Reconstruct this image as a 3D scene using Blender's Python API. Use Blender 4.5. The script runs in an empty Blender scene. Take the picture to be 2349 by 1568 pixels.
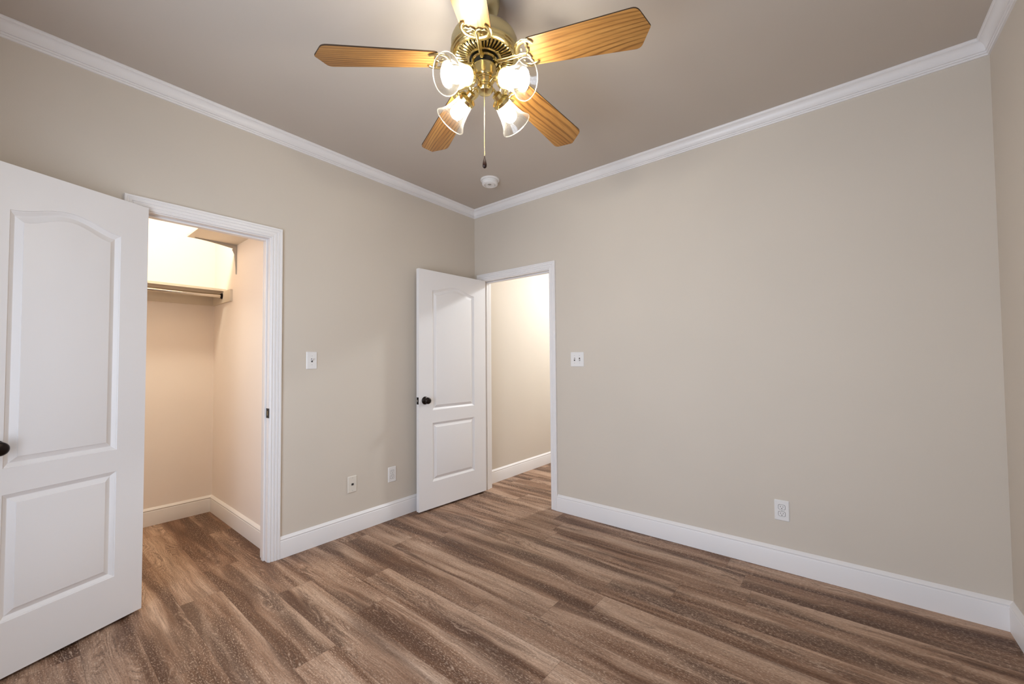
import bpy, bmesh, math, random
from mathutils import Vector, Matrix
from mathutils.geometry import tessellate_polygon

# ------------------------------------------------------------------ camera, world, light, exposure
S = bpy.context.scene
C = S.collection
PI = math.pi
H = 2.74                    # ceiling height
RX, RY = 3.384, -3.33       # room: x 0..RX, y RY..0

YAW, PITCH, ROLL, FPX, SHIFT = 2.25172, 0.0295, -0.00786, 925.3, 19.07
fw = Vector((math.cos(PITCH) * math.cos(YAW), math.cos(PITCH) * math.sin(YAW), math.sin(PITCH)))
rt = fw.cross(Vector((0, 0, 1))).normalized()
up = rt.cross(fw)
r2 = math.cos(ROLL) * rt + math.sin(ROLL) * up
u2 = -math.sin(ROLL) * rt + math.cos(ROLL) * up
cd = bpy.data.cameras.new('camera')
cam = bpy.data.objects.new('camera', cd)
C.objects.link(cam)
M = Matrix((r2, u2, -fw)).transposed().to_4x4()
M.translation = (2.79636, -2.8704, 1.23419)
cam.matrix_world = M
cd.sensor_width = 36.0
cd.lens = FPX * 36.0 / 2349
cd.shift_y = SHIFT / 2349
cd.clip_start = 0.02
S.camera = cam

world = bpy.data.worlds.new('world')
S.world = world
world.use_nodes = True
wb = world.node_tree.nodes['Background']
wb.inputs[0].default_value = (0.71, 0.83, 1.0, 1)
wb.inputs[1].default_value = 1.6


def area(name, loc, rot, sx, sy, power, col):
    ld = bpy.data.lights.new(name, 'AREA')
    ld.shape = 'RECTANGLE'
    ld.size, ld.size_y, ld.energy, ld.color = sx, sy, power, col
    o = bpy.data.objects.new(name, ld)
    o.location, o.rotation_euler = loc, rot
    C.objects.link(o)
    return o


WINX0, WINX1, WINZ0, WINZ1 = 1.00, 2.55, 0.35, 2.10
DAY = 78.0
BULB = 160.0
CLOSET_LAMP = 88.0
HALL_LAMP = 262.0
area('window_daylight', ((WINX0 + WINX1) / 2, RY - 0.20, (WINZ0 + WINZ1) / 2), (PI / 2, 0, 0), WINX1 - WINX0, WINZ1 - WINZ0, DAY, (0.71, 0.83, 1.0))

S.view_settings.view_transform = 'Standard'
S.view_settings.look = 'None'
S.view_settings.gamma = 1.0
S.view_settings.use_curve_mapping = False
S.view_settings.exposure = 0.0
try:
    S.cycles.use_denoising = True
    S.cycles.max_bounces = 14
    S.cycles.diffuse_bounces = 8
    S.cycles.transparent_max_bounces = 16
    S.cycles.sample_clamp_indirect = 6.0
    S.cycles.caustics_reflective = False
    S.cycles.caustics_refractive = False
except Exception:
    pass


# ------------------------------------------------------------------ materials
def srgb(r, g, b):
    f = lambda c: (c / 255 / 12.92) if c / 255 <= 0.04045 else ((c / 255 + 0.055) / 1.055) ** 2.4
    return (f(r), f(g), f(b), 1)


class NT:
    def __init__(self, name):
        self.m = bpy.data.materials.new(name)
        self.m.use_nodes = True
        self.t = self.m.node_tree
        self.b = self.t.nodes['Principled BSDF']

    def n(self, typ, **kw):
        nd = self.t.nodes.new('ShaderNode' + typ)
        for k, v in kw.items():
            setattr(nd, k, v)
        return nd

    def l(self, a, b):
        self.t.links.new(a, b)

    def put(self, sock, v):
        if hasattr(v, 'is_output') or isinstance(v, bpy.types.NodeSocket):
            self.l(v, sock)
        else:
            sock.default_value = v

    def math(self, op, a, b=0.0, c=0.0):
        nd = self.n('Math', operation=op)
        for i, v in enumerate((a, b, c)):
            self.put(nd.inputs[i], v)
        return nd.outputs[0]

    def vec(self, x, y, z=0.0):
        nd = self.n('CombineXYZ')
        for i, v in enumerate((x, y, z)):
            self.put(nd.inputs[i], v)
        return nd.outputs[0]

    def noise(self, v, scale, detail=2.0, rough=0.5, dist=0.0):
        nd = self.n('TexNoise')
        self.put(nd.inputs['Vector'], v)
        nd.inputs['Scale'].default_value = scale
        nd.inputs['Detail'].default_value = detail
        nd.inputs['Roughness'].default_value = rough
        nd.inputs['Distortion'].default_value = dist
        return nd.outputs['Fac']

    def ramp(self, f, stops, interp='LINEAR'):
        nd = self.n('ValToRGB')
        nd.color_ramp.interpolation = interp
        el = nd.color_ramp.elements
        while len(el) < len(stops):
            el.new(0.5)
        for e, (p, c) in zip(el, stops):
            e.position = p
            e.color = c if len(c) == 4 else (*c, 1)
        self.put(nd.inputs[0], f)
        return nd.outputs[0]

    def mix(self, f, a, b, mode='MIX'):
        nd = self.n('Mix', data_type='RGBA', blend_type=mode)
        self.put(nd.inputs[0], f)
        self.put(nd.inputs[6], a)
        self.put(nd.inputs[7], b)
        return nd.outputs[2]

    def bump(self, h, strength, dist):
        nd = self.n('Bump')
        nd.inputs['Strength'].default_value = strength
        nd.inputs['Distance'].default_value = dist
        self.put(nd.inputs['Height'], h)
        self.l(nd.outputs[0], self.b.inputs['Normal'])


def paint(name, col, rough=0.6, tex=0.0, scale=220.0, spec=0.3):
    k = NT(name)
    k.b.inputs['Base Color'].default_value = col
    k.b.inputs['Roughness'].default_value = rough
    k.b.inputs['Specular IOR Level'].default_value = spec
    tc = k.n('TexCoord').outputs['Object']
    big = k.noise(tc, 1.7, 2.0)
    c = k.mix(k.ramp(big, [(0.3, (0, 0, 0)), (0.7, (1, 1, 1))]), tuple(x * 0.985 for x in col[:3]) + (1,), tuple(min(1, x * 1.015) for x in col[:3]) + (1,))
    k.l(c, k.b.inputs['Base Color'])
    if tex:
        k.bump(k.noise(tc, scale, 3.0, 0.6), tex, 0.002)
    return k.m


def metal(name, col, rough=0.25):
    k = NT(name)
    k.b.inputs['Base Color'].default_value = col
    k.b.inputs['Metallic'].default_value = 1.0
    k.b.inputs['Roughness'].default_value = rough
    tc = k.n('TexCoord').outputs['Object']
    r = k.math('MULTIPLY_ADD', k.noise(tc, 35.0, 3.0), 0.18, rough - 0.09)
    k.l(r, k.b.inputs['Roughness'])
    return k.m


def emit(name, col, strength):
    k = NT(name)
    k.b.inputs['Base Color'].default_value = (0.9, 0.9, 0.88, 1)
    k.b.inputs['Emission Color'].default_value = col
    k.b.inputs['Emission Strength'].default_value = strength
    return k.m


def floor_material():
    k = NT('vinyl_planks')
    tc = k.n('TexCoord').outputs['Object']
    sp = k.n('SeparateXYZ')
    k.l(tc, sp.inputs[0])
    X, Y = sp.outputs[0], sp.outputs[1]
    PW, PL = 0.178, 1.22
    yr = k.math('DIVIDE', Y, PW)
    row = k.math('FLOOR', yr)
    fy = k.math('FRACT', yr)
    wn = k.n('TexWhiteNoise', noise_dimensions='1D')
    k.l(row, wn.inputs['W'])
    xo = k.math('ADD', k.math('DIVIDE', X, PL), wn.outputs['Value'])
    col = k.math('FLOOR', xo)
    fx = k.math('FRACT', xo)
    wn2 = k.n('TexWhiteNoise', noise_dimensions='2D')
    k.l(k.vec(row, col), wn2.inputs['Vector'])
    idv = wn2.outputs['Value']
    ids = k.n('SeparateColor')
    k.l(wn2.outputs['Color'], ids.inputs[0])
    # grain space: own offset on every plank
    ox = k.math('MULTIPLY', ids.outputs[0], 37.0)
    oy = k.math('MULTIPLY', ids.outputs[1], 23.0)
    gx = k.math('ADD', X, ox)
    gy = k.math('ADD', Y, oy)
    wob = k.math('MULTIPLY', k.math('SUBTRACT', k.noise(k.vec(gx, gy), 2.2, 2.0), 0.5), 0.05)
    gyw = k.math('ADD', gy, wob)
    # broad light and dark bands running with the plank
    band = k.noise(k.vec(k.math('MULTIPLY', gx, 0.55), k.math('MULTIPLY', gyw, 7.5)), 1.0, 4.0, 0.60, 0.35)
    base = k.ramp(band, [(0.31, srgb(76, 48, 31)), (0.41, srgb(112, 79, 57)), (0.49, srgb(152, 119, 96)), (0.58, srgb(184, 153, 129)), (0.72, srgb(200, 172, 150))])
    # plank to plank tone
    tone = k.mix(k.ramp(idv, [(0.0, (0, 0, 0)), (1.0, (1, 1, 1))]), (0.93, 0.92, 0.91, 1), (1.06, 1.06, 1.06, 1))
    base = k.mix(1.0, base, tone, 'MULTIPLY')
    # dark heart streaks
    st = k.noise(k.vec(k.math('MULTIPLY', gx, 0.95), k.math('MULTIPLY', gyw, 8.5), 5.0), 1.0, 3.0, 0.5, 0.3)
    stm = k.ramp(st, [(0.50, (0, 0, 0)), (0.64, (1, 1, 1))])
    base = k.mix(k.math('MULTIPLY', stm, 0.84), base, srgb(76, 47, 30))
    # fine long fibre
    fib = k.noise(k.vec(k.math('MULTIPLY', gx, 5.0), k.math('MULTIPLY', gyw, 210.0)), 1.0, 3.0, 0.65)
    base = k.mix(k.ramp(fib, [(0.40, (0.42, 0.42, 0.42)), (0.58, (0, 0, 0))]), base, srgb(88, 63, 48))
    # cerused cathedral figure, pores and saw marks
    fig = k.noise(k.vec(k.math('MULTIPLY', gx, 1.1), k.math('MULTIPLY', gyw, 6.5), 2.0), 1.0, 2.0, 0.45, 0.3)
    fig = k.math('ADD', fig, k.math('MULTIPLY', k.noise(k.vec(k.math('MULTIPLY', gx, 14.0), k.math('MULTIPLY', gyw, 60.0)), 1.0, 2.0), 0.035))
    fl = k.math('SINE', k.math('MULTIPLY', fig, 150.0))
    patch = k.ramp(k.noise(k.vec(k.math('MULTIPLY', gx, 1.7), k.math('MULTIPLY', gyw, 9.0), 7.0), 1.0, 2.0), [(0.53, (0, 0, 0)), (0.64, (1, 1, 1))])
    brk = k.ramp(k.noise(k.vec(k.math('MULTIPLY', gx, 30.0), k.math('MULTIPLY', gyw, 90.0), 3.0), 1.0, 3.0, 0.7), [(0.40, (0, 0, 0)), (0.62, (1, 1, 1))])
    rm = k.ramp(fl, [(0.70, (0, 0, 0)), (0.96, (1, 1, 1))])
    base = k.mix(k.math('MULTIPLY', k.math('MULTIPLY', rm, brk), k.math('MULTIPLY', patch, 0.60)), base, srgb(208, 182, 160))
    rd = k.ramp(k.math('MULTIPLY', fl, -1.0), [(0.55, (0, 0, 0)), (0.95, (1, 1, 1))])
    base = k.mix(k.math('MULTIPLY', k.math('MULTIPLY', rd, patch), 0.55), base, srgb(76, 53, 40))
    spk = k.noise(k.vec(k.math('MULTIPLY', gx, 75.0), k.math('MULTIPLY', gyw, 190.0)), 1.0, 3.0, 0.75)
    spm = k.ramp(spk, [(0.53, (0, 0, 0)), (0.66, (1, 1, 1))])
    pk2 = k.ramp(k.noise(k.vec(k.math('MULTIPLY', gx, 1.6), k.math('MULTIPLY', gyw, 9.0), 4.0), 1.0, 3.0), [(0.34, (0.25, 0.25, 0.25)), (0.58, (1, 1, 1))])
    base = k.mix(k.math('MULTIPLY', k.math('MULTIPLY', spm, pk2), 0.72), base, srgb(222, 196, 172))
    dk = k.ramp(k.noise(k.vec(k.math('MULTIPLY', gx, 60.0), k.math('MULTIPLY', gyw, 210.0), 9.0), 1.0, 3.0, 0.75), [(0.55, (0, 0, 0)), (0.68, (1, 1, 1))])
    base = k.mix(k.math('MULTIPLY', dk, 0.60), base, srgb(62, 43, 32))
    # joints
    ey = k.math('MINIMUM', fy, k.math('SUBTRACT', 1.0, fy))
    ex = k.math('MINIMUM', fx, k.math('SUBTRACT', 1.0, fx))
    jy = k.math('LESS_THAN', ey, 0.0065)
    jx = k.math('LESS_THAN', ex, 0.0011)
    j = k.math('MAXIMUM', jy, jx)
    base = k.mix(k.math('MULTIPLY', j, 0.35), base, srgb(60, 41, 30))
    k.l(base, k.b.inputs['Base Color'])
    k.b.inputs['Specular IOR Level'].default_value = 0.35
    rg = k.math('MULTIPLY_ADD', fib, 0.25, 0.40)
    k.l(rg, k.b.inputs['Roughness'])
    hgt = k.math('SUBTRACT', k.math('MULTIPLY', spk, 0.5), k.math('MULTIPLY', j, 0.8))
    k.bump(hgt, 0.25, 0.0015)
    return k.m


def oak(name='oak_blade'):
    k = NT(name)
    tc = k.n('TexCoord').outputs['Object']
    oi = k.n('ObjectInfo').outputs['Random']
    sp = k.n('SeparateXYZ')
    k.l(tc, sp.inputs[0])
    x = k.math('ADD', sp.outputs[0], k.math('MULTIPLY', oi, 9.0))
    y = k.math('ADD', sp.outputs[1], k.math('MULTIPLY', oi, 0.05))
    n1 = k.noise(k.vec(k.math('MULTIPLY', x, 1.0), k.math('MULTIPLY', y, 4.5), k.math('MULTIPLY', oi, 5.0)), 1.0, 1.0, 0.4)
    n1 = k.math('ADD', n1, k.math('MULTIPLY', k.noise(k.vec(k.math('MULTIPLY', x, 12.0), k.math('MULTIPLY', y, 70.0)), 1.0, 2.0), 0.03))
    wv = k.math('SINE', k.math('ADD', k.math('MULTIPLY', n1, 62.0), k.math('MULTIPLY', y, 340.0)))
    f2 = k.noise(k.vec(k.math('MULTIPLY', x, 9.0), k.math('MULTIPLY', y, 260.0)), 1.0, 3.0, 0.6)
    wv = k.math('MULTIPLY_ADD', wv, 0.5, 0.5)
    c = k.mix(k.ramp(k.noise(k.vec(k.math('MULTIPLY', x, 1.5), k.math('MULTIPLY', y, 22.0), 3.0), 1.0, 3.0), [(0.35, (0, 0, 0)), (0.65, (1, 1, 1))]), srgb(150, 103, 50), srgb(170, 124, 66))
    var = k.ramp(k.noise(k.vec(k.math('MULTIPLY', x, 3.0), k.math('MULTIPLY', y, 14.0), 8.0), 1.0, 2.0), [(0.35, (0.40, 0.40, 0.40)), (0.65, (1, 1, 1))])
    c = k.mix(k.math('MULTIPLY', k.ramp(wv, [(0.04, (1, 1, 1)), (0.42, (0, 0, 0))]), var), c, srgb(104, 66, 27))
    c = k.mix(k.ramp(f2, [(0.36, (0.45, 0.45, 0.45)), (0.55, (0, 0, 0))]), c, srgb(120, 80, 35))
    k.l(c, k.b.inputs['Base Color'])
    k.b.inputs['Roughness'].default_value = 0.38
    return k.m


def shade_glass(name, lo, hi):
    """clear glass that scatters a little more where the sight line runs along the wall of the shade"""
    k = NT(name)
    out = k.t.nodes['Material Output']
    tr = k.n('BsdfTransparent')
    tr.inputs[0].default_value = (0.97, 0.96, 0.94, 1)
    gl = k.n('BsdfGlossy')
    gl.inputs['Roughness'].default_value = 0.10
    tl = k.n('BsdfTranslucent')
    tl.inputs[0].default_value = (0.97, 0.93, 0.86, 1)
    lw = k.n('LayerWeight')
    lw.inputs[0].default_value = 0.5
    edge = k.math('POWER', lw.outputs['Facing'], 4.0)
    m1 = k.n('MixShader')
    k.l(k.math('MULTIPLY_ADD', edge, hi, lo), m1.inputs[0])
    k.l(tr.outputs[0], m1.inputs[1])
    k.l(tl.outputs[0], m1.inputs[2])
    fr = k.n('Fresnel')
    fr.inputs[0].default_value = 1.5
    m2 = k.n('MixShader')
    k.l(k.math('MINIMUM', fr.outputs[0], 0.5), m2.inputs[0])
    k.l(m1.outputs[0], m2.inputs[1])
    k.l(gl.outputs[0], m2.inputs[2])
    k.l(m2.outputs[0], out.inputs['Surface'])
    return k.m


def pane_glass():
    k = NT('window_glass')
    out = k.t.nodes['Material Output']
    tr = k.n('BsdfTransparent')
    gl = k.n('BsdfGlossy')
    gl.inputs['Roughness'].default_value = 0.02
    m = k.n('MixShader')
    m.inputs[0].default_value = 0.06
    k.l(tr.outputs[0], m.inputs[1])
    k.l(gl.outputs[0], m.inputs[2])
    k.l(m.outputs[0], out.inputs['Surface'])
    return k.m


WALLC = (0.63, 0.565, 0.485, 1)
MAT = {
    'wall': paint('greige_wall_paint', WALLC, 0.7, 0.10, 160.0, 0.25),
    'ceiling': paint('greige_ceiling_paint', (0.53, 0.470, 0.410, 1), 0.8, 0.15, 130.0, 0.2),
    'closet': paint('cream_closet_paint', (0.87, 0.80, 0.745, 1), 0.7, 0.10, 160.0, 0.25),
    'trim': paint('white_trim_paint', (0.80, 0.775, 0.765, 1), 0.35, 0.0, 1.0, 0.4),
    'doorw': paint('white_door_paint', (0.79, 0.77, 0.765, 1), 0.38, 0.04, 60.0, 0.4),
    'plate': paint('white_plastic', (0.78, 0.76, 0.74, 1), 0.35),
    'ivory': paint('ivory_plastic', (0.71, 0.66, 0.58, 1), 0.4),
    'slot': paint('dark_slot', (0.035, 0.03, 0.028, 1), 0.6),
    'black': paint('black_collar', (0.02, 0.018, 0.017, 1), 0.45),
    'floor': floor_material(),
    'oak': oak(),
    'edge': paint('dark_blade_edge', (0.05, 0.028, 0.014, 1), 0.5),
    'brass': metal('polished_brass', (0.70, 0.57, 0.27, 1), 0.20),
    'brass_satin': metal('satin_brass', (0.52, 0.46, 0.28, 1), 0.40),
    'bronze': metal('oil_rubbed_bronze', (0.035, 0.028, 0.026, 1), 0.35),
    'steel': metal('grey_steel', (0.55, 0.54, 0.52, 1), 0.35),
    'chrome': metal('chrome_rod', (0.72, 0.66, 0.56, 1), 0.22),
    'glass': shade_glass('clear_shade_glass', 0.004, 0.20),
    'glass_rib': shade_glass('ribbed_shade_glass', 0.014, 0.24),
    'glass_rim': shade_glass('thick_rim_glass', 0.20, 0.40),
    'pane': pane_glass(),
    'bulb': emit('bulb_glow', (1.0, 0.95, 0.84, 1), BULB),
    'closet_glow': emit('closet_lamp_glow', (1.0, 0.895, 0.70, 1), CLOSET_LAMP),
    'hall_glow': emit('hall_lamp_glow', (0.90, 0.96, 1.0, 1), HALL_LAMP),
    'pull': paint('dark_wood_pull', (0.020, 0.007, 0.005, 1), 0.3),
    'shadeboard': paint('cream_shelf_paint', (0.70, 0.63, 0.53, 1), 0.45),
}


# ------------------------------------------------------------------ mesh helpers
class MB:
    def __init__(self):
        self.v, self.f, self.mi = [], [], []

    def add(self, vs, fs, mi=0, M=None):
        o = len(self.v)
        self.v += [tuple(M @ Vector(p)) if M else tuple(p) for p in vs]
        self.f += [tuple(i + o for i in f) for f in fs]
        self.mi += [mi] * len(fs)
        return self

    def box(self, x0, x1, y0, y1, z0, z1, mi=0, M=None):
        vs = [(x, y, z) for z in (z0, z1) for y in (y0, y1) for x in (x0, x1)]
        fs = [(0, 2, 3, 1), (4, 5, 7, 6), (0, 1, 5, 4), (2, 6, 7, 3), (0, 4, 6, 2), (1, 3, 7, 5)]
        return self.add(vs, fs, mi, M)

    def lathe(self, prof, seg=40, mi=0, M=None, rib=None):
        """prof: list of (r, z); r = 0 closes the end."""
        vs, fs, rows = [], [], []
        for (r, z) in prof:
            if r < 1e-6:
                rows.append([len(vs)])
                vs.append((0, 0, z))
            else:
                row = []
                for i in range(seg):
                    a = 2 * PI * i / seg
                    rr = r * (1 + (rib * (1 if i % 2 else -1) if rib else 0))
                    row.append(len(vs))
                    vs.append((rr * math.cos(a), rr * math.sin(a), z))
                rows.append(row)
        for a, b in zip(rows, rows[1:]):
            for i in range(seg):
                j = (i + 1) % seg
                if len(a) == 1 and len(b) == 1:
                    break
                if len(a) == 1:
                    fs.append((a[0], b[j], b[i]))
                elif len(b) == 1:
                    fs.append((a[i], a[j], b[0]))
                else:
                    fs.append((a[i], a[j], b[j], b[i]))
        return self.add(vs, fs, mi, M)

    def tube(self, pts, rad, seg=10, mi=0, M=None, flat=1.0, flat_up=None):
        pts = [Vector(p) for p in pts]
        n = len(pts)
        rads = rad if isinstance(rad, (list, tuple)) else [rad] * n
        vs, fs = [], []
        ref = Vector(flat_up) if flat_up else None
        last = None
        for i, p in enumerate(pts):
            t = (pts[min(i + 1, n - 1)] - pts[max(i - 1, 0)]).normalized()
            if ref is not None:
                a = ref - t * ref.dot(t)
            elif last is not None:
                a = last - t * last.dot(t)
            else:
                a = t.orthogonal()
            a.normalize()
            last = a
            b = t.cross(a)
            for s in range(seg):
                g = 2 * PI * s / seg
                vs.append(p + a * (rads[i] * flat * math.cos(g)) + b * (rads[i] * math.sin(g)))
        for i in range(n - 1):
            for s in range(seg):
                q = (s + 1) % seg
                fs.append((i * seg + s, i * seg + q, (i + 1) * seg + q, (i + 1) * seg + s))
        fs.append(tuple(range(seg - 1, -1, -1)))
        fs.append(tuple((n - 1) * seg + s for s in range(seg)))
        return self.add(vs, fs, mi, M)

    def prism(self, poly, z0, z1, mi=0, M=None, mi_side=None):
        n = len(poly)
        vs = [(x, y, z0) for x, y in poly] + [(x, y, z1) for x, y in poly]
        self.add(vs, [tuple(range(n - 1, -1, -1)), tuple(range(n, 2 * n))], mi, M)
        self.add(vs, [(i, (i + 1) % n, n + (i + 1) % n, n + i) for i in range(n)], mi if mi_side is None else mi_side, M)
        return self

    def loops(self, rings, mi=0, caps=True, M=None):
        """skin a list of equal closed rings"""
        n = len(rings[0])
        vs = [p for r in rings for p in r]
        fs = []
        for k in range(len(rings) - 1):
            for i in range(n):
                j = (i + 1) % n
                fs.append((k * n + i, k * n + j, (k + 1) * n + j, (k + 1) * n + i))
        if caps:
            fs.append(tuple(range(n - 1, -1, -1)))
            fs.append(tuple((len(rings) - 1) * n + i for i in range(n)))
        return self.add(vs, fs, mi, M)

    def build(self, name, mats, parent=None, smooth=None, bevel=0.0, loc=None, M=None, **props):
        me = bpy.data.meshes.new(name)
        me.from_pydata([tuple(v) for v in self.v], [], self.f)
        me.validate()
        for m in (mats if isinstance(mats, (list, tuple)) else [mats]):
            me.materials.append(MAT[m] if isinstance(m, str) else m)
        if len(me.polygons) == len(self.mi):
            me.polygons.foreach_set('material_index', self.mi)
        bm = bmesh.new()
        bm.from_mesh(me)
        bmesh.ops.remove_doubles(bm, verts=bm.verts, dist=1e-6)
        bmesh.ops.recalc_face_normals(bm, faces=bm.faces)
        bm.to_mesh(me)
        bm.free()
        if smooth:
            me.polygons.foreach_set('use_smooth', [True] * len(me.polygons))
            me.set_sharp_from_angle(angle=math.radians(smooth))
        o = bpy.data.objects.new(name, me)
        C.objects.link(o)
        if parent is not None:
            o.parent = parent
        if M is not None:
            o.matrix_local = M
        elif loc is not None:
            o.location = loc
        if bevel:
            b = o.modifiers.new('edge', 'BEVEL')
            b.width, b.segments, b.limit_method = bevel, 2, 'ANGLE'
        for k, v in props.items():
            o[k] = v
        return o


def empty(name, loc=(0, 0, 0), rotz=0.0, **props):
    o = bpy.data.objects.new(name, None)
    o.empty_display_size = 0.05
    o.location, o.rotation_euler = loc, (0, 0, rotz)
    C.objects.link(o)
    for k, v in props.items():
        o[k] = v
    return o


def frame_to(origin, axis):
    """matrix taking +Z to axis at origin"""
    z = Vector(axis).normalized()
    x = z.orthogonal().normalized()
    if abs(z.z) < 0.99:
        x = Vector((0, 0, 1)).cross(z).normalized()
    y = z.cross(x)
    m = Matrix((x, y, z)).transposed().to_4x4()
    m.translation = origin
    return m


def struct(mb, name, mats, label, cat, **kw):
    return mb.build(name, mats, kind='structure', label=label, category=cat, **kw)


# ------------------------------------------------------------------ room shell
DX0, DX1, DZ = 0.112, 0.884, 2.022      # clear doorway in the back wall
CY0, CY1, CZ = -2.466, -1.857, 2.036    # clear closet opening in the left wall
JT = 0.018                              # jamb board
WT = 0.115                              # wall thickness
CBX, CRY, CLY = -1.36, -1.795, -3.20    # closet: back wall x, right wall y, left wall y
HX, HY1, HX1 = 0.006, 2.75, 1.55        # hall beyond the doorway

struct(MB().box(CBX - WT, RX + WT, RY - WT, HY1 + WT, -0.10, 0.0), 'floor', 'floor', 'brown wood-look plank floor running through room, closet and hall', 'floor')
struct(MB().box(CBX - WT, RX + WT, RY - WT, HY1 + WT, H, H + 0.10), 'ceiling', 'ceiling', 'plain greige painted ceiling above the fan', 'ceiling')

# left wall: room side greige, with the closet opening
m = MB()
m.box(-WT, 0, RY, CY0 - JT, 0, H)
m.box(-WT, 0, CY1 + JT, WT, 0, H)
m.box(-WT, 0, CY0 - JT, CY1 + JT, CZ + JT, H)
struct(m, 'wall_left', 'wall', 'greige wall with the closet opening and one switch', 'wall')
m = MB()
m.box(0, DX0 - JT, 0, WT, 0, H)
m.box(DX1 + JT, RX + WT, 0, WT, 0, H)
m.box(DX0 - JT, DX1 + JT, 0, WT, DZ + JT, H)
struct(m, 'wall_back', 'wall', 'long greige wall with the doorway to the hall at one end', 'wall')
struct(MB().box(RX, RX + WT, RY - WT, 0, 0, H), 'wall_right', 'wall', 'narrow strip of greige wall past the clipped crown moulding corner', 'wall')
m = MB()
m.box(-WT, WINX0, RY - WT, RY, 0, H)
m.box(WINX1, RX, RY - WT, RY, 0, H)
m.box(WINX0, WINX1, RY - WT, RY, 0, WINZ0)
m.box(WINX0, WINX1, RY - WT, RY, WINZ1, H)
struct(m, 'wall_front', 'wall', 'greige wall with the window, behind the viewer', 'wall')
struct(MB().box(CBX - WT, CBX, CLY - WT, CRY + WT, 0, H), 'wall_closet_back', 'closet', 'cream closet wall carrying the low shelf and rod', 'wall')
struct(MB().box(CBX, -WT, CRY, CRY + WT, 0, H), 'wall_closet_right', 'closet', 'cream closet side wall below the metal shelf bracket', 'wall')
struct(MB().box(CBX, -WT, CLY - WT, CLY, 0, H), 'wall_closet_left', 'closet', 'cream closet side wall hidden behind the open closet door', 'wall')
struct(MB().box(HX - WT, HX, WT, HY1, 0, H), 'wall_hall_left', 'wall', 'warmly lit hall wall seen through the doorway', 'wall')
struct(MB().box(HX1, HX1 + WT, WT, HY1, 0, H), 'wall_hall_right', 'wall', 'hall wall hidden behind the back wall', 'wall')
struct(MB().box(HX - WT, HX1 + WT, HY1, HY1 + WT, 0, H), 'wall_hall_back', 'wall', 'end wall of the hall, out of view', 'wall')

# ------------------------------------------------------------------ mouldings
BB = [(0, 0), (0.0175, 0), (0.0175, 0.104), (0.0165, 0.107), (0.0140, 0.109), (0.0140, 0.1145), (0.0165, 0.1165), (0.0165, 0.1185), (0.0150, 0.1205), (0.0030, 0.133), (0.0015, 0.134), (0, 0.134)]
CR = [(0, -0.076), (0.008, -0.076), (0.0095, -0.072), (0.0095, -0.068), (0.0075, -0.066), (0.0125, -0.0655), (0.014, -0.062), (0.014, -0.058), (0.012, -0.056), (0.0165, -0.0555)]
for q in range(1, 8):
    a = q / 8 * PI / 2
    CR.append((0.0165 + 0.026 * (1 - math.cos(a)), -0.0555 + 0.040 * math.sin(a)))
CR += [(0.0425, -0.0155), (0.0425, -0.012), (0.046, -0.010), (0.048, -0.006), (0.048, 0), (0, 0)]


def run(prof, a, b, nrm, z, ma=0, mb_=0):
    """extrude (out, up) profile from a to b on the floor plan; nrm points into the room; ma/mb mitre +1 inside corner, 0 square"""
    a, b, nrm = Vector((*a, 0)), Vector((*b, 0)), Vector((*nrm, 0))
    t = (b - a).normalized()
    r0 = [a + nrm * o + t * (o * ma) + Vector((0, 0, z + u)) for o, u in prof]
    r1 = [b + nrm * o - t * (o * mb_) + Vector((0, 0, z + u)) for o, u in prof]
    return MB().loops([r0, r1])


CW = 0.064  # casing width
CASY0, CASY1 = CY0 - 0.005 - CW, CY1 + 0.005 + CW
CASX0, CASX1 = DX0 - 0.005 - CW, DX1 + 0.005 + CW


def base(name, a, b, n, ma, mb_, label):
    struct(run(BB, a, b, n, 0, ma, mb_), name, 'trim', label, 'baseboard', smooth=25)


base('baseboard_left', (0, CASY1), (0, 0), (1, 0), 0, 1, 'white baseboard between closet casing and the open hall door')
base('baseboard_left_front', (0, RY), (0, CASY0), (1, 0), 1, 0, 'white baseboard hidden behind the open closet door')
base('baseboard_back', (RX, 0), (CASX1, 0), (0, -1), 1, 0, 'long white baseboard under the duplex outlet')
base('baseboard_right', (RX, RY), (RX, 0), (-1, 0), 1, 1, 'short end of white baseboard past the far corner')
base('baseboard_front', (0, RY), (RX, RY), (0, 1), 1, 1, 'white baseboard under the window, behind the viewer')
base('baseboard_closet_back', (CBX, CLY), (CBX, CRY), (1, 0), 1, 1, 'cream-lit baseboard along the closet back wall')
base('baseboard_closet_right', (CBX, CRY), (-WT, CRY), (0, -1), 1, 0, 'cream-lit baseboard along the closet side wall')
base('baseboard_hall', (HX, WT), (HX, HY1), (1, 0), 0, 0, 'white baseboard of the hall seen through the doorway')


def crown(name, a, b, n, label):
    struct(run(CR, a, b, n, H, 1, 1), name, 'trim', label, 'crown moulding', smooth=25)


crown('trim_1', (0, RY), (0, 0), (1, 0), 'white crown moulding above the closet wall')
crown('trim_2', (0, 0), (RX, 0), (0, -1), 'white crown moulding above the long outlet wall')
crown('trim_3', (RX, 0), (RX, RY), (-1, 0), 'short piece of white crown moulding past the upper far corner')
crown('trim_4', (RX, RY), (0, RY), (0, 1), 'white crown moulding above the window, behind the viewer')

CAS = [(0, 0), (0, 0.008), (0.004, 0.011), (0.010, 0.011), (0.013, 0.009), (0.016, 0.009), (0.019, 0.013), (0.029, 0.0135), (0.031, 0.011), (0.034, 0.011), (0.036, 0.0155),
       (0.046, 0.016), (0.048, 0.0135), (0.051, 0.0135), (0.053, 0.0175), (0.062, 0.018), (0.064, 0.016), (0.064, 0)]


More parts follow.
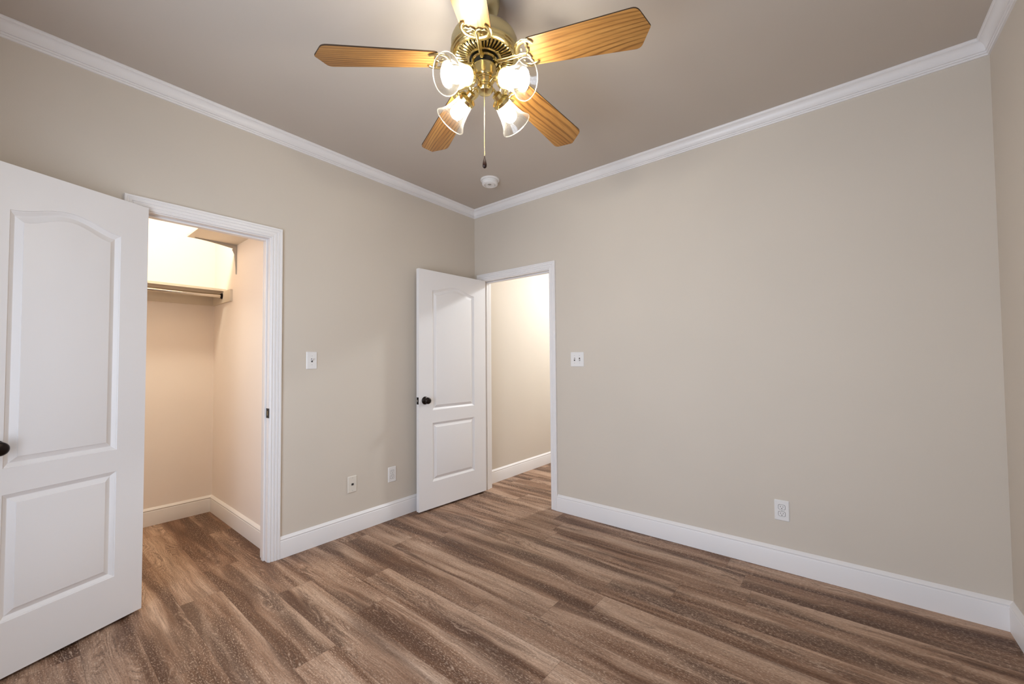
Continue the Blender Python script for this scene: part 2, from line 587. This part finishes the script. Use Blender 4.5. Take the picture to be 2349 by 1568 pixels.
def casing(L, R, T, M):
    """local plane: u across, v up, w out of the wall (mapped by M)"""
    L, R, T = L - 0.005, R + 0.005, T + 0.005
    rings = []
    rings.append([(L - w, 0, t) for w, t in CAS])
    rings.append([(L - w, T + w, t) for w, t in CAS])
    rings.append([(R + w, T + w, t) for w, t in CAS])
    rings.append([(R + w, 0, t) for w, t in CAS])
    return MB().loops(rings, M=M)


# closet frame: casing + jambs + stop + strike
ML = Matrix(((0, 0, 1, 0), (1, 0, 0, 0), (0, 1, 0, 0), (0, 0, 0, 1)))          # u->y, v->z, w->x
MBk = Matrix(((1, 0, 0, 0), (0, 0, -1, 0), (0, 1, 0, 0), (0, 0, 0, 1)))        # u->x, v->z, w->-y
t5 = struct(casing(CY0, CY1, CZ, ML), 'trim_5', 'trim', 'white fluted casing around the closet opening', 'door casing', smooth=20)
m = MB()
m.box(-WT, 0, CY1, CY1 + JT, 0, CZ + JT)
m.box(-WT, 0, CY0 - JT, CY0, 0, CZ + JT)
m.box(-WT, 0, CY0, CY1, CZ, CZ + JT)
m.build('jamb', 'trim', t5)
m = MB()
m.box(-0.072, -0.038, CY1 - 0.011, CY1, 0, CZ)
m.box(-0.072, -0.038, CY0, CY0 + 0.011, 0, CZ)
m.box(-0.072, -0.038, CY0 + 0.011, CY1 - 0.011, CZ - 0.011, CZ)
m.build('door_stop', 'trim', t5, bevel=0.002)
zs = 0.925
sp_ = MB()
sp_.box(-0.032, 0.004, CY1 - 0.0018, CY1 + 0.001, zs - 0.030, zs - 0.014)
sp_.box(-0.032, 0.004, CY1 - 0.0018, CY1 + 0.001, zs + 0.014, zs + 0.030)
sp_.box(-0.032, -0.024, CY1 - 0.0018, CY1 + 0.001, zs - 0.014, zs + 0.014)
sp_.box(-0.008, 0.004, CY1 - 0.0018, CY1 + 0.001, zs - 0.014, zs + 0.014)
sk = sp_.build('strike_plate', 'bronze', t5, label='dark bronze strike plate')
MB().box(-0.024, -0.008, CY1 - 0.0008, CY1 + 0.001, zs - 0.014, zs + 0.014).build('latch_hole', 'brass_satin', sk)

t6 = struct(casing(DX0, DX1, DZ, MBk), 'trim_6', 'trim', 'white casing around the doorway to the hall', 'door casing', smooth=20)
m = MB()
m.box(DX0 - JT, DX0, 0, WT, 0, DZ + JT)
m.box(DX1, DX1 + JT, 0, WT, 0, DZ + JT)
m.box(DX0, DX1, 0, WT, DZ, DZ + JT)
m.build('jamb', 'trim', t6)
m = MB()
m.box(DX0, DX0 + 0.011, 0.040, 0.075, 0, DZ)
m.box(DX1 - 0.011, DX1, 0.040, 0.075, 0, DZ)
m.box(DX0 + 0.011, DX1 - 0.011, 0.040, 0.075, DZ - 0.011, DZ)
m.build('door_stop', 'trim', t6, bevel=0.002)


# ------------------------------------------------------------------ doors
def door_skin(mb, W, Z0, Z1, panels, w0, sgn):
    """moulded face of a door leaf at depth w0, facing sgn"""
    outer = [(0, Z0), (W, Z0), (W, Z1), (0, Z1)]

    def outline(p, d):
        u0, u1, zb, zt, rise = p
        pts = [(u0 + d, zb + d), (u1 - d, zb + d)]
        n = 20 if rise else 1
        for i in range(n + 1):
            s = i / n
            u = (u1 - d) + (u0 + d - (u1 - d)) * s
            pts.append((u, zt - d + rise * (0.5 - 0.5 * math.cos(2 * PI * s)) ** 0.85))
        return pts

    polys = [outer] + [outline(p, 0) for p in panels]
    tri = tessellate_polygon([[Vector((x, y, 0)) for x, y in pl] for pl in polys])
    flat = [q for pl in polys for q in pl]
    mb.add([(u, w0, z) for u, z in flat], [tuple(t) for t in tri])
    for p in panels:
        prof = [(0, 0), (0.0015, 0.0035), (0.0040, 0.0040), (0.0170, 0.0120), (0.0190, 0.0125), (0.0395, 0.0035), (0.0405, 0.0012), (0.0430, 0.0008)]
        rings = [[(u, w0 - sgn * dep, z) for u, z in outline(p, d)] for d, dep in prof]
        mb.loops(rings, caps=False)
        mb.add(rings[-1], [tuple(range(len(rings[-1])))])


def leaf_matrix(x, y, ang):
    return Matrix.Translation((x, y, 0)) @ Matrix.Rotation(math.radians(ang), 4, 'Z')


def make_door(name, M, W, Z0, Z1, panels, ku, kz, label, latch):
    """moulded two-panel door: leaf lies on local y from -TH to 0 and the visible face at y=0 facing +y"""
    TH = 0.035
    root = empty(name, kind='structure', label=label, category='door')
    root.matrix_world = M
    mb = MB()
    door_skin(mb, W, Z0, Z1, panels, 0.0, 1)
    door_skin(mb, W, Z0, Z1, panels, -TH, -1)
    mb.add([(0, 0, Z0), (W, 0, Z0), (W, 0, Z1), (0, 0, Z1), (0, -TH, Z0), (W, -TH, Z0), (W, -TH, Z1), (0, -TH, Z1)], [(0, 1, 5, 4), (1, 2, 6, 5), (2, 3, 7, 6), (3, 0, 4, 7)])
    mb.build('door_leaf', 'doorw', root, smooth=12)
    for sgn, y0 in ((1, 0.0), (-1, -TH)):
        Mk = frame_to((ku, y0, kz), (0, sgn, 0))
        MB().lathe([(0.0, 0.0), (0.033, 0.0), (0.033, 0.004), (0.029, 0.009), (0.016, 0.012), (0.0115, 0.016), (0.0115, 0.022), (0.018, 0.026), (0.0255, 0.033), (0.0275, 0.040),
                    (0.0265, 0.048), (0.021, 0.054), (0.012, 0.057), (0, 0.0575)], 36, M=Mk).build('door_knob', 'bronze', root, smooth=40, label='dark bronze round knob')
    if latch:
        lp = MB().box(W - 0.0003, W + 0.0012, -TH / 2 - 0.0125, -TH / 2 + 0.0125, kz - 0.029, kz + 0.029).build('latch_plate', 'bronze', root, label='dark latch plate on the door edge')
        MB().box(W, W + 0.010, -TH / 2 - 0.006, -TH / 2 + 0.006, kz - 0.008, kz + 0.008).build('latch_bolt', 'steel', lp, bevel=0.002)
    for hz in (0.25, 1.02, 1.80):
        MB().tube([(-0.003, -TH - 0.004, hz - 0.045), (-0.003, -TH - 0.004, hz + 0.045)], 0.0055, 10).build('hinge', 'trim', root, smooth=40)
    return root


make_door('door_1', leaf_matrix(0.153, -0.012, -93.2), 0.762, 0.016, 2.020,
          [(0.148, 0.626, 0.236, 0.728, 0), (0.148, 0.626, 0.834, 1.852, 0.050)], 0.702, 0.922,
          'white two-panel hall door standing open near the room corner', True)
make_door('door_2', leaf_matrix(0.043, -2.446, -67.0), 0.610, 0.016, 2.045,
          [(0.115, 0.484, 0.230, 0.727, 0), (0.115, 0.484, 0.830, 1.862, 0.048)], 0.512, 0.915,
          'white two-panel closet door swung wide open beside the closet', True)

# ------------------------------------------------------------------ window behind the viewer
wn_ = empty('window_1', ((WINX0 + WINX1) / 2, RY, WINZ0), kind='structure', label='white double window in the wall behind the viewer', category='window')
ww, wh = WINX1 - WINX0, WINZ1 - WINZ0
m = MB()
for x0, x1, z0, z1 in ((-ww / 2, -ww / 2 + 0.05, 0, wh), (ww / 2 - 0.05, ww / 2, 0, wh), (-0.03, 0.03, 0, wh), (-ww / 2, ww / 2, 0, 0.05), (-ww / 2, ww / 2, wh - 0.05, wh), (-ww / 2, ww / 2, wh / 2 - 0.02, wh / 2 + 0.02)):
    m.box(x0, x1, -0.09, -0.03, z0, z1)
m.build('window_frame', 'trim', wn_)
MB().box(-ww / 2 + 0.05, -0.03, -0.062, -0.058, 0.05, wh - 0.05).build('window_pane', 'pane', wn_)
MB().box(0.03, ww / 2 - 0.05, -0.062, -0.058, 0.05, wh - 0.05).build('window_pane', 'pane', wn_)
MB().box(-ww / 2 - 0.03, ww / 2 + 0.03, -0.03, 0.03, -0.02, 0.0).build('window_sill', 'trim', wn_)

# ------------------------------------------------------------------ closet fittings
SZ = 1.826
sh = empty('closet_shelf', (CBX, (CLY + CRY) / 2, SZ), label='low cream shelf along the closet back wall above the hanging rod', category='shelf', group='closet shelves')
L2 = (CRY - CLY) / 2
MB().box(0, 0.298, -L2, L2, 0, 0.019).build('shelf_board', 'shadeboard', sh, bevel=0.001)
MB().box(0, 0.018, -L2, L2, -0.092, 0).build('back_cleat', 'shadeboard', sh)
MB().box(0.018, 0.455, L2 - 0.018, L2, -0.092, 0).build('side_cleat', 'shadeboard', sh)
MB().box(0.018, 0.455, -L2, -L2 + 0.018, -0.092, 0).build('side_cleat', 'shadeboard', sh)
rod = empty('closet_rod', (CBX + 0.262, (CLY + CRY) / 2, SZ - 0.036), label='shiny metal hanging rod under the low closet shelf', category='rod')
MB().tube([(0, -L2 + 0.020, 0), (0, L2 - 0.020, 0)], 0.0155, 20).build('rod_tube', 'chrome', rod, smooth=40)
for s in (-1, 1):
    MB().lathe([(0, 0), (0.024, 0), (0.024, 0.004), (0.019, 0.007), (0.019, 0.013), (0.016, 0.013), (0.016, 0.002)], 24, M=frame_to((0, s * (L2 - 0.0182), 0), (0, -s, 0))).build('rod_flange', 'bronze', rod, smooth=40)
UZ = 2.160
us = empty('closet_shelf', (-0.48, CRY, UZ), label='upper cream shelf along the closet side wall near the ceiling', category='shelf', group='closet shelves')
MB().box(-0.372, 0.36, -0.303, 0, 0, 0.019).build('shelf_board', 'shadeboard', us, bevel=0.001)
br = empty('shelf_bracket', (-0.826, CRY, UZ), label='grey metal bracket holding up the end of the upper closet shelf', category='bracket')
ws = 0.009


def arm_plate(n, horiz):
    out = []
    for i in range(n + 1):
        s = i / n
        out.append((s, 0.030 * (1 - s) ** 1.6 + 0.006))
    return out


m = MB()
pr = arm_plate(10, True)
poly = [(-0.003, 0.0)] + [(-0.262 * s, 0.0) for s, _ in pr[1:]] + [(-0.262 * s, -w) for s, w in reversed(pr[1:])] + [(-0.032, -0.040), (-0.016, -0.075)]
pr2 = [(0.4 + 0.6 * i / 8) for i in range(9)]
poly += [(-(0.020 * (1 - s) ** 1.3 + 0.006), -0.225 * s) for s in pr2] + [(0.0, -0.225)]
MBr = Matrix(((0, 0, 1, 0), (1, 0, 0, 0), (0, 1, 0, 0), (0, 0, 0, 1)))   # poly (y, z), thickness along x
m.prism(poly, -0.0015, 0.0015, M=MBr)
m.build('bracket_web', 'steel', br)
MB().box(-0.011, 0.011, -0.266, 0.0, -0.002, 0.0).build('top_flange', 'steel', br)
MB().box(-0.011, 0.011, -0.002, 0.0, -0.228, -0.002).build('wall_flange', 'steel', br)


def dome_lamp(name, loc, glow, label):
    r = empty(name, loc, label=label, category='ceiling light')
    MB().lathe([(0, 0), (0.15, 0), (0.15, -0.018), (0.14, -0.022), (0, -0.022)], 40).build('lamp_base', 'plate', r, smooth=40)
    MB().lathe([(0.138, -0.022), (0.134, -0.045), (0.115, -0.070), (0.07, -0.088), (0, -0.094)], 40).build('lamp_diffuser', glow, r, smooth=60)


dome_lamp('ceiling_light', (-0.58, -2.35, H), 'closet_glow', 'round glowing ceiling light inside the closet, above the shelves')
dome_lamp('ceiling_light', (1.10, 1.50, H), 'hall_glow', 'round glowing ceiling light in the hall beyond the doorway')


# ------------------------------------------------------------------ wall plates
def plate_frame(u0, u1, z0, z1, wall):
    """matrix of a plate centre: local x across (left to right seen from the room), y up, z out of the wall"""
    uc, zc = (u0 + u1) / 2, (z0 + z1) / 2
    if wall == 'left':
        m = Matrix(((0, 0, 1, 0), (1, 0, 0, 0), (0, 1, 0, 0), (0, 0, 0, 1)))
        m.translation = (0.0, uc, zc)
    else:
        m = Matrix(((1, 0, 0, 0), (0, 0, -1, 0), (0, 1, 0, 0), (0, 0, 0, 1)))
        m.translation = (uc, 0.0, zc)
    return m


def rrect(w, h, r, n=4):
    pts = []
    for cx, cy, a0 in ((w / 2 - r, h / 2 - r, 0), (-w / 2 + r, h / 2 - r, 90), (-w / 2 + r, -h / 2 + r, 180), (w / 2 - r, -h / 2 + r, 270)):
        for i in range(n + 1):
            a = math.radians(a0 + 90 * i / n)
            pts.append((cx + r * math.cos(a), cy + r * math.sin(a)))
    return pts


def cover(root, w, h, mat='plate'):
    rings = [[(x, y, 0) for x, y in rrect(w, h, 0.004)], [(x, y, 0.003) for x, y in rrect(w, h, 0.004)], [(x, y, 0.0062) for x, y in rrect(w - 0.008, h - 0.008, 0.003)]]
    return MB().loops(rings).build('cover_plate', mat, root, smooth=20)


def screw(root, x, y, mat='plate'):
    s = MB().lathe([(0, 0.0060), (0.0035, 0.0060), (0.0035, 0.0070), (0.0015, 0.0077), (0, 0.0077)], 14, M=Matrix.Translation((x, y, 0))).build('screw', mat, root, smooth=40)
    MB().box(x - 0.0028, x + 0.0028, y - 0.0005, y + 0.0005, 0.0072, 0.0079).build('screw_slot', 'slot', s)


def toggle(root, x, upward):
    MB().prism(rrect(0.0105, 0.025, 0.001), 0.0060, 0.0066, M=Matrix.Translation((x, 0, 0))).build('toggle_slot', 'slot', root, label='dark slot round the toggle')
    s = 1 if upward else -1
    MB().loops([[(x - 0.0042, -0.005, 0.004), (x + 0.0042, -0.005, 0.004), (x + 0.0042, 0.005, 0.004), (x - 0.0042, 0.005, 0.004)],
                [(x - 0.0034, s * 0.009 - 0.0035, 0.020), (x + 0.0034, s * 0.009 - 0.0035, 0.020), (x + 0.0034, s * 0.009 + 0.0035, 0.020), (x - 0.0034, s * 0.009 + 0.0035, 0.020)]]).build('toggle', 'plate', root, bevel=0.0006)


def rooted(name, M, label, cat, **kw):
    o = empty(name, label=label, category=cat, **kw)
    o.matrix_world = M
    return o


r = rooted('light_switch', plate_frame(-1.628, -1.557, 1.198, 1.317, 'left'), 'white single toggle switch on the wall between closet and hall door', 'light switch')
cover(r, 0.072, 0.118)
toggle(r, 0, True)
screw(r, 0, 0.030)
screw(r, 0, -0.030)
r = rooted('light_switch', plate_frame(1.090, 1.212, 1.193, 1.314, 'back'), 'white double toggle switch beside the hall doorway', 'light switch')
cover(r, 0.120, 0.118)
for x, upw in ((-0.023, True), (0.023, False)):
    toggle(r, x, upw)
    screw(r, x, 0.030)
    screw(r, x, -0.030)
r = rooted('cable_jack', plate_frame(-1.328, -1.260, 0.287, 0.414, 'left'), 'ivory plate with one dark jack hole, nearer the closet', 'wall jack')
cover(r, 0.070, 0.118, 'ivory')
MB().prism(rrect(0.016, 0.014, 0.002), 0.006, 0.0085).build('jack_socket', 'slot', r, label='small dark jack hole')
screw(r, 0, 0.046, 'ivory')
screw(r, 0, -0.046, 'ivory')


def receptacle(root, y, mat='plate'):
    poly = []
    for i in range(32):
        a = 2 * PI * i / 32
        poly.append((max(-0.0165, min(0.0165, 0.0185 * math.cos(a))), max(-0.0135, min(0.0135, 0.0175 * math.sin(a)))))
    Mt = Matrix.Translation((0, y, 0))
    MB().prism([(px * 1.09, py * 1.10) for px, py in poly], 0.0055, 0.0064, M=Mt).build('receptacle_gap', 'slot', root)
    rc = MB().prism(poly, 0.006, 0.0078, M=Mt).build('receptacle', mat, root, bevel=0.0004)
    for x, hh in ((-0.0062, 0.0085), (0.0062, 0.0070)):
        MB().box(x - 0.0011, x + 0.0011, y + 0.0035 - hh / 2, y + 0.0035 + hh / 2, 0.007, 0.0081).build('slot', 'slot', rc)
    MB().prism([(0.0026 * math.cos(a), 0.0026 * math.sin(a)) for a in [2 * PI * i / 12 for i in range(12)]], 0.007, 0.0081, M=Matrix.Translation((0, y - 0.007, 0))).build('ground_hole', 'slot', rc)


for fr_, lb in ((plate_frame(-0.989, -0.920, 0.285, 0.413, 'left'), 'white duplex outlet low on the wall nearest the open hall door'),
                (plate_frame(2.475, 2.550, 0.289, 0.408, 'back'), 'white duplex outlet low on the long blank wall')):
    r = rooted('electrical_outlet', fr_, lb, 'outlet', group='duplex wall outlets')
    cover(r, 0.074, 0.119)
    receptacle(r, 0.0195)
    receptacle(r, -0.0195)
    screw(r, 0, 0)

# ------------------------------------------------------------------ smoke detector
sd = empty('smoke_detector', (0.595, -0.425, H), label='white round smoke detector on the ceiling near the corner', category='smoke detector')
MB().lathe([(0, 0), (0.078, 0), (0.078, -0.008), (0.074, -0.012), (0.062, -0.013), (0, -0.013)], 48).build('mounting_base', 'plate', sd, smooth=30)
MB().lathe([(0.0625, -0.012), (0.066, -0.016), (0.066, -0.026), (0.063, -0.0275), (0.063, -0.031), (0.066, -0.033), (0.064, -0.042), (0.056, -0.047), (0.045, -0.0475), (0.043, -0.045), (0.040, -0.045), (0.038, -0.0480), (0, -0.0485)], 48).build('detector_body', 'plate', sd, smooth=30)
MB().lathe([(0.014, -0.0475), (0.014, -0.0500), (0.011, -0.0515), (0, -0.0515)], 20, M=Matrix.Translation((0.012, -0.018, 0))).build('test_button', 'steel', sd, smooth=30)
MB().lathe([(0.041, -0.0448), (0.041, -0.0456), (0.0425, -0.0456), (0.0425, -0.0448)], 40).build('vent_ring', 'slot', sd)

# ------------------------------------------------------------------ ceiling fan
FX, FY = 1.6848, -1.6640
fan = empty('ceiling_fan', (FX, FY, H), label='brass ceiling fan with five oak blades and four lit glass shades', category='ceiling fan')
Z = lambda z: z - H      # heights are written above the floor


def P(prof):
    return [(a, Z(b)) for a, b in prof]


MB().lathe(P([(0, 2.74), (0.064, 2.74), (0.065, 2.725), (0.062, 2.705), (0.052, 2.688), (0.036, 2.680), (0.026, 2.678), (0, 2.678)]), 40).build('canopy', 'brass_satin', fan, smooth=40)
MB().lathe(P([(0, 2.69), (0.014, 2.69), (0.014, 2.585), (0, 2.585)]), 24).build('downrod', 'black', fan, smooth=40)
MB().lathe(P([(0.0145, 2.640), (0.024, 2.640), (0.026, 2.632), (0.026, 2.602), (0.034, 2.590), (0.045, 2.584), (0.0145, 2.584)]), 32).build('coupling', 'brass', fan, smooth=40)
MB().lathe(P([(0, 2.590), (0.045, 2.590), (0.080, 2.588), (0.112, 2.582), (0.131, 2.570), (0.137, 2.556), (0.138, 2.518), (0.1365, 2.514)]), 64).build('motor_housing', 'brass_satin', fan, smooth=40)
MB().lathe(P([(0.1365, 2.514), (0.1405, 2.511), (0.1405, 2.506), (0.136, 2.502), (0.1365, 2.498), (0.133, 2.492), (0.126, 2.487), (0.119, 2.486)]), 64).build('trim_ring', 'brass', fan, smooth=50)
vp = MB()
vp.lathe(P([(0.119, 2.4865), (0.117, 2.490), (0.070, 2.490)]), 64)
vp.build('vent_plate', 'black', fan, smooth=40)
for i in range(48):
    a = 2 * PI * (i + 0.5) / 48
    Mt = Matrix.Rotation(a, 4, 'Z')
    q = MB()
    q.tube([(0.071, 0, Z(2.486)), (0.078, 0, Z(2.4835)), (0.112, 0, Z(2.4835)), (0.120, 0, Z(2.4865))], [0.0031, 0.0034, 0.0050, 0.0050], 6)
    q.build('vent_rib', 'brass', fan, smooth=50, M=Mt)
MB().lathe(P([(0.072, 2.489), (0.072, 2.484), (0.068, 2.4815), (0.063, 2.4835), (0.062, 2.489)]), 48).build('inner_ring', 'brass', fan, smooth=50)
MB().lathe(P([(0.062, 2.492), (0.0, 2.492)]), 40).build('motor_bottom', 'black', fan)
MB().lathe(P([(0.055, 2.488), (0.055, 2.478), (0.050, 2.474), (0.044, 2.474), (0.044, 2.488)]), 40).build('flywheel', 'brass', fan, smooth=40)
MB().lathe(P([(0.0, 2.490), (0.044, 2.490), (0.044, 2.452), (0, 2.452)]), 40).build('collar', 'black', fan, smooth=40)
MB().lathe(P([(0, 2.456), (0.046, 2.456), (0.049, 2.453), (0.0485, 2.446), (0.047, 2.443), (0.047, 2.412), (0.044, 2.405), (0.040, 2.402), (0.039, 2.398), (0, 2.398)]), 40).build('switch_housing', 'brass', fan, smooth=30)
MB().lathe(P([(0, 2.400), (0.036, 2.400), (0.035, 2.392), (0.033, 2.388), (0.033, 2.374), (0.0355, 2.370), (0.036, 2.366), (0.034, 2.358), (0.028, 2.350), (0.016, 2.3455), (0, 2.3445)]), 40).build('light_fitter', 'brass', fan, smooth=30)

# blades: each droops a little and is pitched
BL0, BLR = 0.192, 0.658
DROOP = math.atan(0.12)
PITCHB = math.radians(11.5)


def blade_outline():
    pts = []
    w0, w1 = 0.058, 0.078
    r0, r1 = BL0, BLR - 0.040

    def corner(pc, pa, pb, r, n=5):
        pc, pa, pb = Vector(pc), Vector(pa), Vector(pb)
        a = pc + (pa - pc).normalized() * r
        b = pc + (pb - pc).normalized() * r
        return [tuple(((1 - s) ** 2) * a + 2 * s * (1 - s) * pc + s * s * b) for s in [i / n for i in range(n + 1)]]

    A, B, Cc, D, E, F = (r0, -w0), (r1, -w1), (BLR, 0.0), (r1, w1), (r0, w0), None
    pts += corner(A, E, B, 0.022)
    pts += corner(B, A, Cc, 0.020)
    pts += corner(Cc, B, D, 0.004, 2)
    pts += corner(D, Cc, E, 0.020)
    pts += corner(E, D, A, 0.022)
    return pts


BO = blade_outline()
for kx in range(5):
    az = math.radians(231.25 + 72 * kx)
    Mb = Matrix.Rotation(az, 4, 'Z') @ Matrix.Translation((0, 0, Z(2.480))) @ Matrix.Rotation(DROOP, 4, 'Y') @ Matrix.Rotation(-PITCHB, 4, 'X')
    b = MB().prism(BO, 0.0, 0.0055, 0, None, 1).build('fan_blade', ['oak', 'edge'], fan, M=Mb)
    ir = MB()
    zi = -0.004
    # stem, crescent horns and scroll of the blade iron
    ir.tube([(0.046, 0, -0.008), (0.075, 0, -0.012), (0.110, 0, -0.010), (0.150, 0, zi), (0.188, 0, zi)], [0.011, 0.0085, 0.0075, 0.010, 0.008], 10, flat=0.55, flat_up=(0, 0, 1))
    for s in (-1, 1):
        horn = [(0.150, 0.0), (0.153, 0.018), (0.160, 0.034), (0.172, 0.047), (0.190, 0.053), (0.208, 0.052), (0.222, 0.046), (0.228, 0.038)]
        ir.tube([(x, s * y, zi) for x, y in horn], [0.010, 0.0115, 0.0115, 0.0105, 0.0095, 0.008, 0.0065, 0.005], 8, flat=0.42, flat_up=(0, 0, 1))
        loop = [(0.188, 0.0), (0.199, 0.008), (0.203, 0.018), (0.197, 0.026), (0.203, 0.034), (0.199, 0.044), (0.192, 0.052)]
        ir.tube([(x, s * y, zi) for x, y in loop], 0.0048, 8, flat=0.5, flat_up=(0, 0, 1))
        ir.lathe([(0, -0.004), (0.005, -0.003), (0.0055, 0.0), (0, 0.001)], 12, M=Matrix.Translation((0.176, s * 0.022, zi)))
    ir.lathe([(0, -0.005), (0.006, -0.004), (0.007, 0.0), (0, 0.001)], 12, M=Matrix.Translation((0.062, 0, -0.014)))
    ir.build('blade_iron', 'brass', fan, smooth=50, M=Mb)

# light kit: four arms, sockets, bell shades and bulbs
NECK_R, NECK_Z, RIM_R, RIM_Z = 0.103, 2.3634, 0.2073, 2.310
sl = math.hypot(RIM_R - NECK_R, NECK_Z - RIM_Z)
for kx in range(4):
    az = math.radians(0.15 + 90 * kx)
    R4 = Matrix.Rotation(az, 4, 'Z')
    MB().tube([(0.026, 0, Z(2.380)), (0.040, 0, Z(2.389)), (0.056, 0, Z(2.391)), (0.068, 0, Z(2.386)), (0.080, 0, Z(2.3775))], [0.007, 0.006, 0.006, 0.006, 0.007], 12).build('light_arm', 'brass', fan, smooth=50, M=R4)
    A = frame_to((NECK_R, 0, Z(NECK_Z)), (RIM_R - NECK_R, 0, RIM_Z - NECK_Z))
    so = MB().lathe([(0, -0.040), (0.012, -0.040), (0.020, -0.034), (0.021, -0.018), (0.032, -0.012), (0.0385, -0.006), (0.0385, 0.008), (0.036, 0.008), (0.036, -0.004), (0, -0.008)], 32, M=A).build('lamp_socket', 'brass', fan, smooth=40, M=R4)
    for th in (0.5, 2.6, 4.7):
        MB().tube([A @ Vector((0.037 * math.cos(th), 0.037 * math.sin(th), 0.002)), A @ Vector((0.050 * math.cos(th), 0.050 * math.sin(th), 0.002))], [0.0022, 0.0034], 8).build('set_screw', 'brass', so, smooth=40)
    prof = [(0.0335, -0.003), (0.0345, 0.010), (0.0375, 0.030), (0.0415, 0.050), (0.0460, 0.070), (0.0520, 0.088), (0.0600, 0.103), (0.0700, 0.1165)]
    inner = [(a - 0.0024, b) for a, b in reversed(prof)]
    rimb = [(0.0702, 0.1185), (0.0688, 0.1190)]
    gm = MB().lathe(prof + rimb + inner, 96, M=A, rib=0.006)
    gm.mi = [1 if (fi % 96) % 2 == 0 and fi // 96 < len(prof) - 1 else 0 for fi in range(len(gm.f))]
    gs = gm.build('lamp_shade', ['glass', 'glass_rib'], fan, smooth=80, M=R4)
    MB().lathe([(0.0692 + 0.0019 * math.cos(q), 0.1185 + 0.0019 * math.sin(q)) for q in [2 * PI * i / 8 for i in range(9)]], 64, M=A).build('shade_rim', 'glass_rim', gs, smooth=80)
    MB().lathe([(0, -0.006), (0.0125, -0.006), (0.013, 0.020), (0.019, 0.034), (0.0270, 0.052), (0.0295, 0.065), (0.0275, 0.080), (0.021, 0.091), (0.010, 0.097), (0, 0.098)], 28, M=A).build('light_bulb', 'bulb', fan, smooth=60, M=R4)

# pull chain hangs from the fitter with a dark wooden pull
ch = MB()
CHX, CHY = 0.006, -0.010
zt, zb_ = 2.348, 2.078
ch.tube([(CHX, CHY, Z(zt)), (CHX, CHY, Z(zb_))], 0.0011, 6)
nb = 66
for i in range(nb):
    zc = zt - (zt - zb_) * (i + 0.5) / nb
    ch.lathe([(0, 0.0017), (0.0014, 0.0010), (0.0018, 0), (0.0014, -0.0010), (0, -0.0017)], 6, M=Matrix.Translation((CHX, CHY, Z(zc))))
pc = ch.build('pull_chain', 'brass', fan, smooth=60)
MB().lathe([(0, 0), (0.0022, -0.001), (0.003, -0.008), (0.0062, -0.022), (0.0088, -0.036), (0.0085, -0.045), (0.005, -0.050), (0, -0.0515)], 20, M=Matrix.Translation((CHX, CHY, Z(zb_)))).build('chain_pull', 'pull', pc, smooth=50, label='dark wooden teardrop pull')
